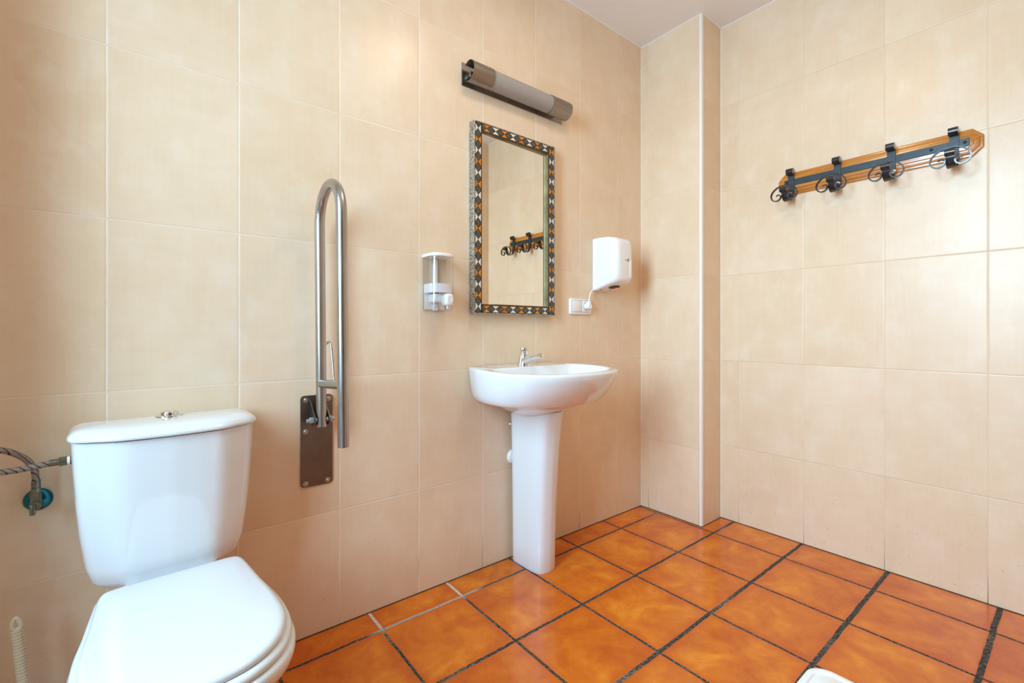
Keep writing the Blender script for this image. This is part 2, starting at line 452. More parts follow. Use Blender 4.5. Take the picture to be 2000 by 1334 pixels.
# seat lid, seat, bowl
LID = [(0, -.216), (.07, -.216), (.112, -.2175), (.133, -.232), (.141, -.29), (.148, -.37), (.156, -.44), (.158, -.51), (.150, -.57), (.122, -.627), (.070, -.664), (0, -.676)]
LO = sym(LID, 5); LC = (0, -.46)
def grow(o, d, c=LC):
    out = []
    for x, y in o:
        vx, vy = x - c[0], y - c[1]; L = math.hypot(vx, vy)
        out.append((x + vx / L * d, y + vy / L * d))
    return out
bm = bmesh.new()
loft(bm, [[(x, y, z) for x, y in grow(LO, d)] for z, d in [(.4175, -.008), (.418, -.002), (.4215, 0), (.4265, -.001), (.4305, -.006), (.432, -.014), (.4335, -.05), (.4345, -.09)]])
link('seat_lid', bm, M['seat'], toi, 45)
bm = bmesh.new()
rg = [(.402, .004), (.4035, .010), (.408, .0115), (.4135, .009), (.4165, .003), (.417, -.004), (.4165, -.035), (.409, -.048), (.4025, -.045)]
loft(bm, [[(x, y, z) for x, y in grow(LO, d)] for z, d in rg + rg[:1]], False, False)
bmesh.ops.remove_doubles(bm, verts=bm.verts, dist=1e-6)
link('seat', bm, M['seat'], toi, 45)
for s in (-1, 1):
    bm = bmesh.new(); tube(bm, [(s * .075 - .018, -.205, .410), (s * .075 + .018, -.205, .410)], .008, 12); tube(bm, [(s * .075, -.205, .393), (s * .075, -.205, .410)], .007, 12)
    link('hinge', bm, M['seat'], toi, 40)
bm = bmesh.new()
BO = [(0, -.03), (.05, -.03), (.082, -.04), (.088, -.10), (.104, -.20), (.140, -.31), (.168, -.42), (.172, -.50), (.165, -.575), (.136, -.637), (.078, -.676), (0, -.690)]
def bowl(z, sx, yb, yf, d=0):
    o = sym(BO, 5); r = []
    for x, y in o:
        k = (y + .03) / (-.66)
        r.append((x * sx, yb + (yf - yb) * k, z))
    return r
loft(bm, [bowl(.400, .93, -.05, -.672), bowl(.401, .975, -.035, -.688), bowl(.396, 1.0, -.03, -.694), bowl(.385, 1.005, -.03, -.695), bowl(.365, .985, -.03, -.685), bowl(.33, .91, -.035, -.645), bowl(.28, .80, -.045, -.585),
          bowl(.21, .68, -.06, -.525), bowl(.13, .61, -.07, -.49), bowl(.05, .62, -.07, -.49), bowl(.012, .66, -.065, -.50), bowl(.0, .66, -.065, -.50)])
link('bowl', bm, M['ceramic'], toi, 50)
bm = bmesh.new(); box(bm, -.07, .07, -.135, -.045, .399, .386 + .002, 0); link('tank_gasket', bm, M['rubber'], toi, 0)

# water supply: valve on the wall, braided hose to the tank
val = thing('stop_valve', 'tarnished angle stop valve with teal rosette on the left wall', 'valve', (-2.427, 0, .592))
bm = bmesh.new(); lathe(bm, [(.0265, 0), (.0265, .003), (.022, .009), (.014, .012)], (0, -.0003, 0), (0, -1, 0)); link('rosette', bm, M['teal'], val, 40)
bm = bmesh.new()
tube(bm, [(0, -.012, 0), (0, -.040, 0)], .0095, 16); tube(bm, [(0, -.030, -.012), (0, -.030, .026)], .010, 6); tube(bm, [(0, -.030, .026), (0, -.030, .036)], .0085, 16)
link('valve_body', bm, M['brass_dull'], val, 40)
bm = bmesh.new(); tube(bm, [(0.003, -.040, -.002), (.003, -.058, -.002)], .009, 16); box(bm, -.0065, .0035, -.064, -.054, -.020, .004, .002); link('valve_handle', bm, M['brass_dull'], val, 40)
hz = thing('water_hose', 'braided water hose looping from the teal valve to the toilet tank', 'hose', (-2.427, -.03, .628))
hp = catmull([(0, 0, 0), (.0, -.002, .02), (-.004, -.008, .052), (-.022, -.020, .082), (-.052, -.035, .104), (-.088, -.050, .103), (-.108, -.062, .080), (-.094, -.070, .060), (-.060, -.072, .062), (-.022, -.070, .062), (.010, -.066, .0645), (.036, -.062, .0665)], 8)
bm = bmesh.new(); tube(bm, hp, .0068, 16); link('braided_sleeve', bm, M['braid'], hz, 40)
e = Vector((.034, -.062, .0665)); dx = Vector((1, .02, .03)).normalized()
bm = bmesh.new(); tube(bm, [e - dx * .004, e + dx * .012], .0078, 16); link('crimp_sleeve', bm, M['brass_dull'], hz, 40)
bm = bmesh.new(); tube(bm, [(0, 0, .002), (0, 0, .018)], .0082, 16); link('crimp_sleeve', bm, M['brass_dull'], hz, 40)
bm = bmesh.new(); tube(bm, [e + dx * .012, e + dx * .026], .0105, 6); link('hex_nut', bm, M['brass_dull'], hz, 30)
bm = bmesh.new(); tube(bm, [e + dx * .026, e + dx * .031], .0095, 16); link('washer', bm, M['rubber'], hz, 40)
bm = bmesh.new(); tube(bm, [e + dx * .031, e + dx * .0335], .0095, 16); link('inlet_union', bm, M['copper'], hz, 40)

# toilet brush
br = thing('toilet_brush', 'cream toilet brush with ribbed handle in the corner left of the toilet', 'toilet brush', (-2.425, -.085, 0))
a, b = Vector((0, 0, .02)), Vector((-.0265, .008, .325))
pts, rad = [], []
for i in range(361):
    s = i / 360; pts.append(a + (b - a) * s)
    rad.append(.0086 + .0013 * (1 if math.sin(i * 2 * PI / 8.5) > -.1 else -1) if s > .35 else .008)
bm = bmesh.new(); tube(bm, pts, rad, 20); link('handle', bm, M['cream_plastic'], br, 30)
bm = bmesh.new()
loop = catmull([b + Vector(q) for q in [(0, 0, 0), (.0066, 0, .006), (.0046, 0, .018), (-.001, 0, .027), (-.0062, 0, .018), (-.0070, 0, .006)]], 6, True)
L = [loop[-1]] + loop + [loop[0]]
tube(bm, loop + [loop[0]], .0042, 12); link('hanging_loop', bm, M['cream_plastic'], br, 40)
bm = bmesh.new(); lathe(bm, [(.045, .0), (.047, .004), (.040, .10), (.043, .115), (.040, .115), (.036, .10), (.036, .01)], cap1=True); link('holder_cup', bm, M['cream_plastic'], br, 40)

# ------------------------------------------------------------------ folding grab bar
gb = thing('grab_rail', 'folded-up steel U-shaped grab rail on dark plate beside the toilet', 'grab rail', (-1.781, 0, .715))
bm = bmesh.new()
def rrect(x0, x1, z0, z1, r, n=5):
    P = []
    for cx, cz, a0 in ((x1 - r, z1 - r, 0), (x0 + r, z1 - r, PI / 2), (x0 + r, z0 + r, PI), (x1 - r, z0 + r, 1.5 * PI)):
        for k in range(n + 1): P.append((cx + r * math.cos(a0 + k * PI / 2 / n), cz + r * math.sin(a0 + k * PI / 2 / n)))
    return P
pl = rrect(-.0505, .0505, -.224, .074, .012)
loft(bm, [[(x, y, z) for x, z in pl] for y in (0, -.0045, )]); link('mounting_plate', bm, M['steel_plate'], gb, 30)
for px_, pz in ((-.036, .060), (.037, .060), (-.036, -.042), (-.036, -.212), (.034, -.212)):
    bm = bmesh.new(); lathe(bm, [(.009, 0), (.009, .0018), (.0, .002)], (px_, -.0045, pz), (0, -1, 0), 20); lathe(bm, [(.0062, .001), (.0062, .006), (.005, .0068)], (px_, -.0045, pz), (0, -1, 0), 6)
    link('wall_bolt', bm, M['steel'], gb, 30)
for s in (-1, 1):
    bm = bmesh.new()
    prof = [(-.0045, .052), (-.0045, -.020)] + [(-.052 - .021 * math.cos(t), -.001 + .021 * math.sin(t)) for t in [(-PI / 2 + k * PI / 8 + .0) for k in range(0, 8)]]
    prof = [(-.0045, .062), (-.0045, -.014), (-.045, -.019), (-.060, -.015), (-.069, -.004), (-.068, .008), (-.058, .018)]
    loft(bm, [[(s * .0225 + o, y, z) for y, z in prof] for o in (-.0018, .0018)]); link('hinge_bracket', bm, M['steel_plate'], gb, 30)
bm = bmesh.new()
tube(bm, [(-.044, -.052, 0), (-.0245, -.052, 0)], .0065, 14); tube(bm, [(.0245, -.052, 0), (.040, -.052, 0)], .0065, 14)
tube(bm, [(-.036, -.052, 0), (-.0245, -.052, 0)], .0105, 6); tube(bm, [(.0245, -.052, 0), (.033, -.052, 0)], .0105, 6)
tube(bm, [(-.0205, -.052, 0), (.0205, -.052, 0)], .0080, 14)
link('hinge_bolt', bm, M['zinc'], gb, 30)
tilt = math.radians(.5)
def gp(y, z): return (.0 - math.tan(tilt) * z, y, z)
yb_, yf_, rt_ = -.054, -.262, .104
zc = .622
P = [gp(yb_, -.022), gp(yb_, -.01), gp(yb_, .1), gp(yb_, .4)] + [gp(yb_ - rt_ + rt_ * math.cos(k * PI / 20), zc + rt_ * math.sin(k * PI / 20)) for k in range(21)] + [gp(yf_, .4), gp(yf_, .1), gp(yf_, -.046)]
bm = bmesh.new(); tube(bm, P, .0155, 24)
link('rail_tube', bm, M['steel'], gb, 40)
bm = bmesh.new(); tube(bm, [gp(yb_, .115), gp(yf_, .131)], .0135, 20); link('cross_tube', bm, M['steel'], gb, 40)
bm = bmesh.new(); tube(bm, catmull([(-.0, -.182, .125), (-.001, -.174, .17), (-.002, -.163, .225), (-.003, -.156, .246), (-.006, -.146, .251), (-.011, -.140, .246)], 5), .0038, 12); link('release_lever', bm, M['steel'], gb, 40)

# ------------------------------------------------------------------ wall lamp
lp = thing('wall_lamp', 'brushed metal tube lamp with frosted glass above the mirror', 'lamp', (-.93, 0, 2.042))
bm = bmesh.new(); box(bm, -.286, .288, -.003, 0, -.042, .053, .0008, 1); link('back_plate', bm, M['lamp_steel'], lp, 30)
def arc_shell(bm, xa, xb, r, a0, a1, th, cy=-.046, seg=28):
    ring = [(cy + r * math.cos(a0 + (a1 - a0) * k / seg), r * math.sin(a0 + (a1 - a0) * k / seg)) for k in range(seg + 1)]
    ring += [(cy + (r - th) * math.cos(a0 + (a1 - a0) * k / seg), (r - th) * math.sin(a0 + (a1 - a0) * k / seg)) for k in range(seg, -1, -1)]
    loft(bm, [[(x, y, z) for y, z in ring] for x in (xa, xb)])
for xa, xb in ((-.281, -.176), (.158, .276)):
    bm = bmesh.new(); arc_shell(bm, xa, xb, .041, math.radians(52), math.radians(308), .0015)
    e = link('metal_sleeve', bm, M['lamp_steel'], lp, 40)
    xs = xa + .010 if xa < 0 else xb - .010
    bm = bmesh.new(); lathe(bm, [(.0035, 0), (.0035, .0015), (.0015, .0022)], (xs, -.046 - .041 * math.cos(.6), .041 * math.sin(.6)), (0, -math.cos(.6), math.sin(.6)), 16); link('screw', bm, M['chrome'], e, 30)
bm = bmesh.new(); arc_shell(bm, -.176, .158, .0385, math.radians(40), math.radians(320), .003); link('glass_shade', bm, M['frosted'], lp, 40)
for x in (-.24, .235):
    bm = bmesh.new(); box(bm, x - .002, x + .002, -.060, -.003, -.020, -.016); box(bm, x - .002, x + .002, -.060, -.057, -.020, .020); box(bm, x - .02, x + .02, -.03, -.003, -.006, .014, .003)
    link('inner_bracket', bm, M['lamp_steel'], lp, 30)
for x in (-.11, -.02, .06, .115):
    bm = bmesh.new(); lathe(bm, [(.012, 0), (.013, .01), (.008, .035), (.0, .038)], (x, -.02, -.012), (0, -.6, .2), 20); link('bulb', bm, M['bulb'], lp, 40)

# ------------------------------------------------------------------ mirror
mr = thing('wall_mirror', 'rectangular wall mirror in frame of orange, white and grey diamond inlay', 'mirror', (-.949, 0, 1.466))
W2, H2, FW, DP = .225, .392, .033, .034
bm = bmesh.new()
for a in ((-W2, -W2 + FW + .004, -H2, H2), (W2 - FW - .004, W2, -H2, H2)): box(bm, a[0] + .0006, a[1], -DP, 0, a[2], a[3], .001, 1)
for a in ((-H2, -H2 + FW + .004), (H2 - FW - .004, H2)): box(bm, -W2 + FW, W2 - FW, -DP, 0, a[0] + .0006, a[1] - .0006, .001, 1)
link('frame', bm, M['dark_frame'], mr, 30)
# embossed metal edging around the outside
bm = bmesh.new()
for a in ((-W2 - .0035, -W2 + .0005), (W2 - .0005, W2 + .0035)): box(bm, a[0], a[1], -DP - .0012, -.001, -H2 - .003, H2 + .003, .0015, 2)
for a in ((-H2 - .0035, -H2 + .0005), (H2 - .0005, H2 + .0035)): box(bm, -W2, W2, -DP - .0012, -.001, a[0], a[1], .0015, 2)
for k in range(74):     # beading along the front edge
    z = -H2 + (k + .5) * 2 * H2 / 74
    for s in (-1, 1): lathe(bm, [(.0030, 0), (.0026, .0008), (.001, .0012)], (s * (W2 + .0005), -DP - .0008, z), (0, -1, 0), 8)
for k in range(42):
    x = -W2 + (k + .5) * 2 * W2 / 42
    for s in (-1, 1): lathe(bm, [(.0030, 0), (.0026, .0008), (.001, .0012)], (x, -DP - .0008, s * (H2 + .0005)), (0, -1, 0), 8)
link('metal_edging', bm, M['embossed'], mr, 30)
# inlay of triangles and diamonds
bm = bmesh.new()
def tri(P, mi):
    y = -DP - .0010
    c = sum((Vector((p[0], 0, p[1])) for p in P), Vector()) / len(P)
    q = [c + (Vector((p[0], 0, p[1])) - c) * .90 for p in P]
    loft(bm, [[(v.x, -DP + .0005, v.z) for v in q], [(v.x, y, v.z) for v in q]], False, True, mi=mi)
def strip(c0, along, across, length, n, first):
    u = length / n; h = (FW - .006) / 2
    for i in range(n):
        s0 = -length / 2 + i * u; m = s0 + u / 2; s1 = s0 + u
        def pt(s, w): return (c0[0] + along[0] * s + across[0] * w, c0[1] + along[1] * s + across[1] * w)
        mi = (i + first) % 2
        tri([pt(s0 + .12 * u, h), pt(s1 - .12 * u, h), pt(m, .0)], mi); tri([pt(s0 + .12 * u, -h), pt(s1 - .12 * u, -h), pt(m, 0)], mi)
        if i < n - 1: tri([pt(m + .04 * u, 0), pt(s1, h * .95), pt(s1 + u / 2 - .04 * u, 0), pt(s1, -h * .95)], 2)
        if i in (0, n - 1):
            e = s0 if i == 0 else s1; tri([pt(e, h * .95), pt(m + (e - m) * .12, 0), pt(e, -h * .95)], 2)
strip((-W2 + FW / 2 + .001, 0), (0, 1), (1, 0), 2 * H2 - .008, 17, 1)
strip((W2 - FW / 2 - .001, 0), (0, 1), (1, 0), 2 * H2 - .008, 17, 0)
strip((0, H2 - FW / 2 - .001), (1, 0), (0, 1), 2 * (W2 - FW) - .006, 8, 0)
strip((0, -H2 + FW / 2 + .001), (1, 0), (0, 1), 2 * (W2 - FW) - .006, 8, 0)
link('inlay_border', bm, [M['orange_bone'], M['white_bone'], M['metal_inlay']], mr, 0)
# stepped inner lip
bm = bmesh.new(); i0 = FW + .002
for d0, d1, ya in ((0, .002, -.029), (.002, .0045, -.024)):
    for s in (-1, 1):
        xa, xb = s * (W2 - i0 - d0), s * (W2 - i0 - d1); box(bm, min(xa, xb), max(xa, xb), ya, -.002, -H2 + i0 + d0, H2 - i0 - d0, .001, 1)
        za, zb = s * (H2 - i0 - d0), s * (H2 - i0 - d1); box(bm, -W2 + i0 + d1, W2 - i0 - d1, ya, -.002, min(za, zb), max(za, zb), .001, 1)
link('inner_lip', bm, M['gilt'], mr, 30)
bm = bmesh.new(); gx, gz = W2 - FW - .0045, H2 - FW - .0045; th = math.tan(math.radians(-1.5))
loft(bm, [[(x, -.0205 - x * th + o, z) for x, z in ((-gx, -gz), (gx, -gz), (gx, gz), (-gx, gz))] for o in (0, .002)])
link('mirror_glass', bm, M['mirror_glass'], mr, 0)

# ------------------------------------------------------------------ soap dispenser
sd = thing('soap_dispenser', 'clear and white wall soap dispenser left of the mirror', 'soap dispenser', (-1.340, 0, 1.183))
def dsec(hw, d, s=1.0, n=8):
    """flat at the wall, rounded front"""
    P = [(hw, 0), (hw, -d * .45)] + [(hw * math.cos(t) ** .7, -d * .45 - d * .55 * math.sin(t) ** .8) for t in [k * PI / 2 / n for k in range(1, n)]] + [(0, -d)]
    P = P + [(-x, y) for x, y in P[-2::-1]]
    return [(x * s, y) for x, y in P]
bm = bmesh.new(); hw, dd = .0510, .084
loft(bm, [[(x, y, z) for x, y in dsec(hw * a, dd * a)] for z, a in ((.098, .97), (.0985, 1.03), (.104, 1.04), (.109, 1.0), (.112, .9), (.113, .7))]); link('cap', bm, M['white_plastic'], sd, 40)
def shell(bm, lv, th):
    loft(bm, [[(x, y, z) for x, y in dsec(hw * a, dd * b)] for z, a, b in lv] + [[(x, y - .001, z) for x, y in dsec(hw * a - th, dd * b - th)] for z, a, b in lv[::-1]], False, False)
bm = bmesh.new()
lv = [(-.108, .93, .80), (-.100, 1, .92), (-.02, 1, 1), (.097, 1, 1)]
loft(bm, [[(x, y, z) for x, y in dsec(hw * a, dd * b)] for z, a, b in lv], True, False)
link('clear_cover', bm, M['clear'], sd, 40)
bm = bmesh.new(); loft(bm, [[(x, y - .002, z) for x, y in dsec(hw - .004, dd - .008)] for z in (-.038, -.036, -.006, -.004)]); link('soap_fill', bm, M['soap'], sd, 40)
bm = bmesh.new(); box(bm, -.030, .018, -.060, -.004, -.075, -.041, .006); box(bm, -.009, .009, -.010, 0, -.104, .096, .001, 1); box(bm, -.044, .044, -.004, 0, -.100, -.036, .001, 1); link('pump_body', bm, M['white_plastic'], sd, 40)
bm = bmesh.new(); box(bm, -.002, .032, -.094, -.050, -.088, -.042, .010, 3); lathe(bm, [(.004, 0), (.004, .012), (.0025, .016)], (.012, -.078, -.084), (0, 0, -1), 14); link('push_lever', bm, M['white_plastic'], sd, 40)
bm = bmesh.new(); lathe(bm, [(.011, 0), (.011, .001), (.008, -.001), (.0, -.0015)], (.015, -.0942, -.064), (0, -1, 0), 20); link('push_dimple', bm, M['rubber'], sd, 40)

# ------------------------------------------------------------------ hand dryer
hd = thing('hand_dryer', 'small white hand dryer beside the corner, cord to the socket', 'hand dryer', (-.349, 0, 1.342))
def dry(hw, y, z0, z1, r): return [(x, y, z) for x, z in rrect(-hw, hw, z0, z1, r)]
bm = bmesh.new()
loft(bm, [dry(.066, 0, -.132, .130, .008), dry(.069, -.002, -.136, .133, .010), dry(.069, -.030, -.131, .135, .012), dry(.0685, -.090, -.114, .132, .016), dry(.067, -.125, -.104, .125, .020), dry(.063, -.142, -.098, .117, .024), dry(.055, -.152, -.090, .108, .028), dry(.040, -.156, -.075, .093, .03)])
link('housing', bm, M['white_plastic'], hd, 45)
# outlet on the slanted underside
nrm = Vector((0, -.283, -1)).normalized(); u_ = Vector((1, 0, 0)); v_ = nrm.cross(u_)
c = Vector((.008, -.080, -.1170))
bm = bmesh.new()
for k_, (A, B, hgt) in enumerate(((.036, .024, .0012),)):
    loft(bm, [[c + u_ * A * q * math.cos(t) + v_ * B * q * math.sin(t) + nrm * h for t in [j * PI / 16 for j in range(32)]] for q, h in ((1, -.002), (1, .001), (.92, .0016))])
link('air_outlet', bm, M['black'], hd, 40)
bm = bmesh.new(); lathe(bm, [(.0075, 0), (.006, .0022), (.003, .003)], c + u_ * .030 - v_ * .012 + nrm * .0005, nrm, 16); link('sensor_light', bm, M['led'], hd, 40)
for q in ((-.04, -.034), (.03, -.034)):
    bm = bmesh.new(); lathe(bm, [(.003, 0), (.003, .002)], Vector((q[0], q[1], -.1300)), nrm, 12)
    link('screw', bm, M['screw'], hd, 40)
bm = bmesh.new()
for x in (.032, .042):
    bm = bmesh.new(); box(bm, x - .0012, x + .0012, -.1575, -.150, -.075, .012, .0008, 1)
    link('front_rib', bm, M['white_plastic'], hd, 40)
bm = bmesh.new()
for ang in (35, 145, 90, -50, -130):
    a_ = math.radians(ang); p0 = Vector((.020, -.1563, .012)); p1 = p0 + Vector((math.cos(a_), 0, math.sin(a_))) * .009
    ribbon(bm, [p0, p1], (0, 1, 0), .0008, .0030)
link('red_star_mark', bm, M['red'], hd, 0)
bm = bmesh.new()
for i, h in enumerate((.005, .003, .004, .003, .005)): box(bm, -.004 + i * .0034, -.002 + i * .0034, -.1566, -.1558, .009, .009 + h)
link('small_grey_print', bm, M['grey_print'], hd, 0)

# ------------------------------------------------------------------ switch and socket
sw = thing('switch_and_socket', 'white double wall plate with light switch and socket below the dryer', 'switch', (-.5125, 0, 1.122))
bm = bmesh.new(); pl = rrect(-.078, .078, -.0395, .0395, .008)
loft(bm, [[(x * k, y, z * k) for x, z in pl] for y, k in ((0, 1), (-.005, 1), (-.008, .985), (-.0095, .95))]); link('face_plate', bm, M['white_plastic'], sw, 40)
bm = bmesh.new(); box(bm, -.062, -.006, -.0135, -.009, -.026, .030, .0015, 2); rk = link('rocker', bm, M['white_plastic'], sw, 40)
bm = bmesh.new(); box(bm, .004, .062, -.0115, -.009, -.026, .030, .0015, 2); link('socket_insert', bm, M['white_plastic'], sw, 40)
bm = bmesh.new(); lathe(bm, [(.0215, 0), (.0215, .0008), (.0195, .0008), (.0195, -.001)], (.033, -.0115, .002), (0, -1, 0), 32); link('socket_ring', bm, M['rubber'], sw, 40)
bm = bmesh.new()
for a in ((-.0635, -.0625, -.027, .031), (-.005, -.004, -.027, .031), (.0025, .0035, -.027, .031)): box(bm, a[0], a[1], -.0100, -.0093, a[2], a[3])
box(bm, -.063, .062, -.0100, -.0093, .0305, .0315); box(bm, -.063, .062, -.0100, -.0093, -.0275, -.0265)
link('shadow_gap', bm, M['grey_print'], sw, 0)
pc = thing('power_cord', 'white plug and cord running from the socket up to the hand dryer', 'cord', (-.4795, -.0115, 1.124))
bm = bmesh.new(); lathe(bm, [(.0175, 0), (.0180, .004), (.0160, .012), (.015, .026), (.012, .030)], (0, 0, 0), (0, -1, 0), 28); box(bm, -.0075, .0075, -.028, -.008, .006, .024, .003); link('plug', bm, M['white_plastic'], pc, 40)
bm = bmesh.new(); tube(bm, catmull([(.0, -.018, .020), (.004, -.018, .035), (.014, -.014, .058), (.030, -.008, .076), (.052, -.004, .085), (.075, -.004, .088)], 6), .0034, 10); link('cable', bm, M['white_plastic'], pc, 40)

# ------------------------------------------------------------------ wash basin
SX = -.942
sk = thing('wash_basin', 'white ceramic wash basin on pedestal under the mirror', 'sink', (SX, -.002, 0))
HALF = [(0, 0), (.12, 0), (.225, -.001), (.246, -.010), (.263, -.05), (.285, -.13), (.293, -.21), (.286, -.29), (.262, -.35), (.222, -.396), (.155, -.432), (.08, -.450), (0, -.455)]
SO = sym(HALF, 5)
def sect(z, sx, yf, yb=0.0, dz=0.0, flat=0.0):
    r = []
    for x, y in SO:
        k = y / -.455
        r.append((x * sx, yb + (yf - yb) * k, z - dz * k))
    return r
bm = bmesh.new()
INN = [(0, -.125), (.10, -.130), (.175, -.128), (.228, -.135), (.254, -.175), (.262, -.22), (.256, -.285), (.234, -.338), (.198, -.376), (.14, -.407), (.075, -.423), (0, -.427)]
IO = sym(INN + [], 5)
# make the inner outline with as many points as the outer one
def resample(o, n):
    o = [Vector((x, y, 0)) for x, y in o]; L = [0]
    for a, b in zip(o, o[1:] + o[:1]): L.append(L[-1] + (b - a).length)
    out = []; tot = L[-1]; j = 0
    for i in range(n):
        s = tot * i / n
        while L[j + 1] < s: j += 1
        q = (s - L[j]) / max(1e-9, L[j + 1] - L[j]); p = o[j].lerp(o[(j + 1) % len(o)], q); out.append((p.x, p.y))
    return out
N = 120
SOr, IOr = resample(SO, N), resample(IO, N)
def O(z, sx, yf, yb=0.0, dz=.008):
    r = []
    for x, y in SOr:
        k = y / -.455; r.append((x * sx, yb + (yf - yb) * k, z - dz * k * (1 if dz else 0)))
    return r
def I(z, s, cy=-.27, dz=.008, up=0):
    return [(x * s, cy + (y - cy) * s, z - dz * (y / -.455)) for x, y in IOr]
outer = [O(.660, .32, -.215, -.050, 0), O(.672, .40, -.245, -.045, 0), O(.690, .55, -.300, -.045, 0), O(.708, .66, -.336, -.040, 0), O(.724, .74, -.352, -.034, 0), O(.730, .785, -.360, -.022, 0), O(.720, .835, -.369, -.008, .0), O(.718, .865, -.375, -.001, .0), O(.724, .895, -.382, 0, .0), O(.740, .925, -.395, 0, .002), O(.762, .952, -.413, 0, .004),
         O(.790, .974, -.433, 0, .006), O(.820, .990, -.447, 0, .007), O(.842, 1.0, -.455, 0, .008), O(.850, .998, -.453, 0, .008), O(.8535, .985, -.446, -.003, .008)]
inner = [I(.8530, 1.0), I(.8500, .985), I(.838, .955), I(.81, .90), I(.775, .81), I(.745, .66), I(.728, .45), I(.722, .2)]
loft(bm, outer + inner, True, True)
link('basin', bm, M['ceramic'], sk, 50)
bm = bmesh.new()
loft(bm, [[Vector((0, -.133, .808)) + Vector((1, 0, 0)) * .0075 * math.cos(t) * q + Vector((0, -.42, .9)).normalized() * .0065 * math.sin(t) * q + Vector((0, -.9, -.42)).normalized() * h for t in [j * PI / 10 for j in range(20)]] for q, h in ((1.25, -.004), (1.25, .001), (1.0, .0015))])
link('overflow_hole', bm, M['black'], sk, 40)
bm = bmesh.new()
def ped(z, hw, yf):
    P = [(0, -.022), (hw * .7, -.022), (hw, -.026), (hw * 1.0, -.10), (hw * .99, yf + .065), (hw * .90, yf + .03), (hw * .60, yf + .007), (0, yf)]
    return [(x * .80 + .030, y - .004, z) for x, y in sym(P, 4)]
loft(bm, [ped(0, .070, -.192), ped(.008, .072, -.195), ped(.10, .072, -.197), ped(.30, .0745, -.204), ped(.50, .079, -.215), ped(.62, .084, -.228), ped(.660, .087, -.235), ped(.667, .085, -.232)])
link('pedestal', bm, M['ceramic'], sk, 40)
bm = bmesh.new(); lathe(bm, [(.004, 0), (.004, .0015), (.002, .002)], (.062, -.186, .018), (.35, -1, 0), 12); link('screw', bm, M['screw'], sk, 30)
# angle valve and waste rosette half hidden behind the pedestal
for z, r, m, nm in ((.585, .022, 'chrome', 'supply_rosette'), (.445, .032, 'white_plastic', 'drain_rosette')):
    bm = bmesh.new(); lathe(bm, [(r, .0), (r, .004), (r * .8, .012), (r * .5, .014)], (-.008, 0, z), (0, -1, 0), 28); lathe(bm, [(r * .45, .01), (r * .45, .018)], (-.008, 0, z), (0, -1, 0), 16)
    link(nm, bm, M[m], sk, 40)
# tap
tp = thing('basin_tap', 'chrome push-button tap on the rear deck of the wash basin', 'tap', (SX - .004, -.072, .8535))
bm = bmesh.new()
def ell(c, a, b, tilt=0, n=24):
    return [(c[0] + a * math.cos(t), c[1] + b * math.sin(t) * math.cos(tilt), c[2] + b * math.sin(t) * math.sin(tilt)) for t in [2 * PI * k / n for k in range(n)]]
loft(bm, [ell((0, 0, -.003), .027, .029), ell((0, 0, .003), .027, .029), ell((0, .000, .009), .025, .0275), ell((0, -.001, .026), .0215, .024), ell((0, -.002, .040), .0190, .0205), ell((0, -.003, .043), .0180, .0190)])
link('tap_body', bm, M['chrome'], tp, 40)
bm = bmesh.new(); fr = catmull([(0, -.004, .016), (0, -.040, .027), (0, -.075, .036), (0, -.105, .044)], 6)
loft(bm, [[(p.x + w * math.cos(t), p.y, p.z + h * math.sin(t)) for t in [2 * PI * k / 20 for k in range(20)]] for p, w, h in zip(fr, [.0215 - .009 * i / 18 for i in range(19)], [.0205 - .0215 * (i / 18) + .0095 * (i / 18) ** 2 for i in range(19)])])
lathe(bm, [(.0110, 0), (.0115, .014), (.0095, .015)], (0, -.103, .0425), (0, -.82, .12), 20); link('spout', bm, M['chrome'], tp, 40)
bm = bmesh.new(); lathe(bm, [(.0160, 0), (.0160, .003), (.0175, .006), (.0185, .026), (.0175, .031), (.009, .033)], (0, -.003, .043), (0, -.06, 1), 28); link('push_button', bm, M['chrome'], tp, 40)

# ------------------------------------------------------------------ coat rack
RY, RZ = -.998, 1.700
rk_ = thing('coat_rack', 'wooden wall coat rack with four black wrought-iron hooks', 'coat rack', (D2, RY, RZ))
def octo(hy, hz, c): return [(-hy, -hz + c), (-hy + c, -hz), (hy - c, -hz), (hy, -hz + c), (hy, hz - c), (hy - c, hz), (-hy + c, hz), (-hy, hz - c)]
bm = bmesh.new()
loft(bm, [[(x, y, z) for y, z in octo(*a)] for x, a in ((0, (.346, .052, .030)), (-.006, (.346, .052, .030)), (-.008, (.343, .049, .029)), (-.009, (.337, .043, .0265)), (-.013, (.335, .041, .026)), (-.016, (.327, .033, .0225)), (-.0165, (.322, .028, .0205)), (-.0195, (.319, .025, .0195)), (-.0200, (.317, .023, .0185)))])
link('board', bm, M['wood'], rk_, 20)
bm = bmesh.new(); box(bm, -.0235, -.0200, -.310, .315, -.0125, .0165, .001, 1); link('iron_strip', bm, M['slate_iron'], rk_, 30)
for y in (.300, .105, -.075, -.205, -.298):
    bm = bmesh.new(); lathe(bm, [(.0055, 0), (.0052, .0012), (.003, .0022)], (-.0235, y, .003), (-1, 0, 0), 16); link('screw', bm, M['screw'], rk_, 30)
HY = [.285, .101, -.084, -.269]
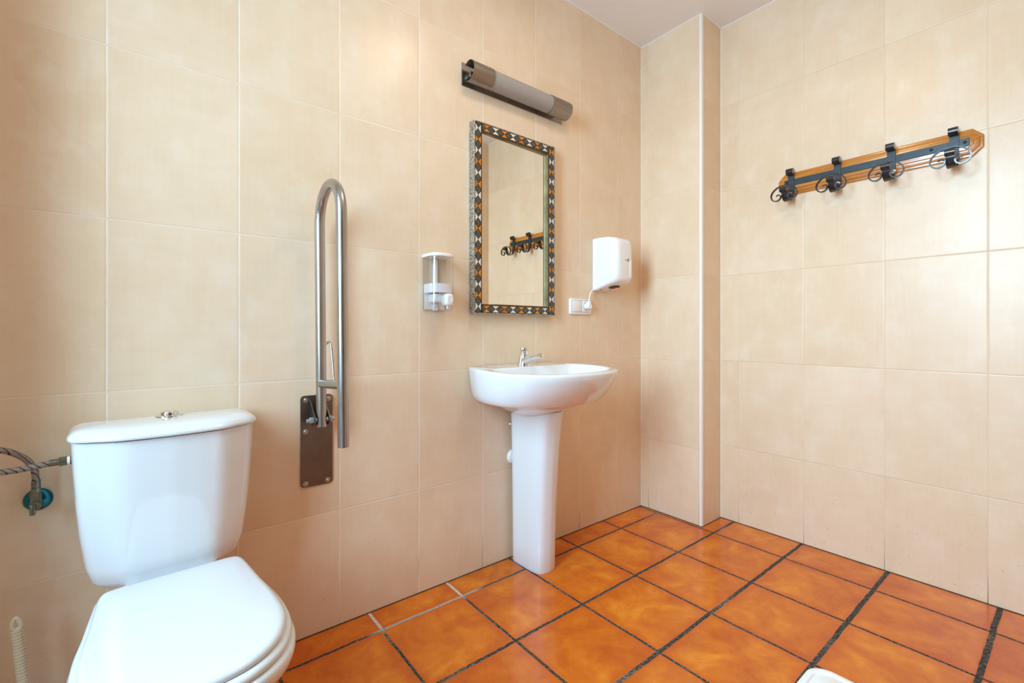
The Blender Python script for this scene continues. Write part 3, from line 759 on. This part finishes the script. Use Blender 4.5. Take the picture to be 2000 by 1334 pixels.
for hi, y in enumerate(HY):
    # flat bar with its top end rolled outward
    X0 = -.0255; tx, tz = X0 - .0145, .049
    top = [(tx + (.0145 - .0004 * k) * math.cos(k * PI / 9), y, tz + (.0145 - .0004 * k) * math.sin(k * PI / 9)) for k in range(17, -1, -1)]
    down = [(X0, y, z) for z in (.035, .01, -.015, -.036)]
    bm = bmesh.new(); ribbon(bm, top + down, (0, 1, 0), .0265, .0032)
    hk = link('hook', bm, M['slate_iron'], rk_, 30)
    bm = bmesh.new(); tube(bm, [(tx, y - .0137, tz), (tx, y + .0137, tz)], .0150, 24); link('rolled_end', bm, M['black_iron'], hk, 40)
    # J-shaped lower part, its tip rolled again
    cx_, cz_ = -.114, -.047
    J = catmull([(X0, y, -.034), (-.030, y, -.064), (-.046, y, -.086), (-.070, y, -.093), (-.090, y, -.084), (-.1005, y, -.064), (-.1025, y, -.049)], 5)
    curl = [(cx_ + (.0115 - .0003 * k) * math.cos(k * PI / 9), y, cz_ + (.0115 - .0003 * k) * math.sin(k * PI / 9)) for k in range(1, 14)]
    bm = bmesh.new(); ribbon(bm, J + curl, (0, 1, 0), .0265, .0034); link('lower_hook', bm, M['black_iron'], hk, 30)
    bm = bmesh.new(); tube(bm, [(cx_, y - .0137, cz_), (cx_, y + .0137, cz_)], .0125, 24); link('rolled_end', bm, M['black_iron'], hk, 40)
    # scroll with two curled arms in front, parallel to the wall
    xs = -.108
    for s in (1, -1):
        A = [(0, -.018), (.018, -.0195), (.036, -.029), (.0515, -.047), (.0545, -.066), (.046, -.083), (.030, -.0885), (.0165, -.080), (.014, -.066), (.024, -.059), (.033, -.064)]
        P = catmull([(xs, y + s * a_, b_ * .94 - .012) for a_, b_ in A], 6)
        bm = bmesh.new(); n = len(P)
        ribbon(bm, P, (1, 0, 0), [.010] * (n - 12) + [.010 - .0005 * i for i in range(12)], .0046); link('scroll_arm', bm, M['black_iron'], hk, 30)

# ------------------------------------------------------------------ waste bin in the foreground
wb = thing('waste_bin', 'white plastic waste bin with rounded lid standing on the floor in front', 'bin', (-1.320, -1.412, 0))
def rr(hx, hy, r, z): return [(x, y, z) for x, y in rrect(-hx, hx, -hy, hy, r, 8)]
bm = bmesh.new(); loft(bm, [rr(.105, .145, .028, 0), rr(.108, .148, .03, .004), rr(.124, .166, .035, .31), rr(.126, .168, .036, .318)]); link('bin_body', bm, M['white_plastic'], wb, 40)
bm = bmesh.new(); loft(bm, [rr(.127, .170, .037, .318), rr(.1305, .1735, .038, .322), rr(.1305, .1735, .038, .342), rr(.128, .171, .037, .348), rr(.124, .167, .035, .350), rr(.117, .160, .030, .350), rr(.1145, .1575, .029, .3475), rr(.112, .155, .028, .3475), rr(.108, .151, .026, .3490), rr(.05, .09, .02, .3500)]); link('bin_lid', bm, M['white_plastic'], wb, 40)

# ------------------------------------------------------------------ unseen ceiling lamp added around the fill light
cl = thing('added_ceiling_lamp', 'round white flush ceiling lamp, unseen, added as fill light', 'lamp', (FILL_LAMP[0], FILL_LAMP[1], H))
bm = bmesh.new(); lathe(bm, [(.17, 0), (.17, -.03), (.16, -.038), (.155, -.03), (.155, 0)], cap0=False, cap1=False, seg=40); link('added_lamp_ring', bm, M['white_plastic'], cl, 40)
bm = bmesh.new(); lathe(bm, [(.154, -.02), (.154, -.03), (.12, -.045), (.0, -.052)], seg=40); link('added_lamp_diffuser', bm, M['diffuser'], cl, 40)
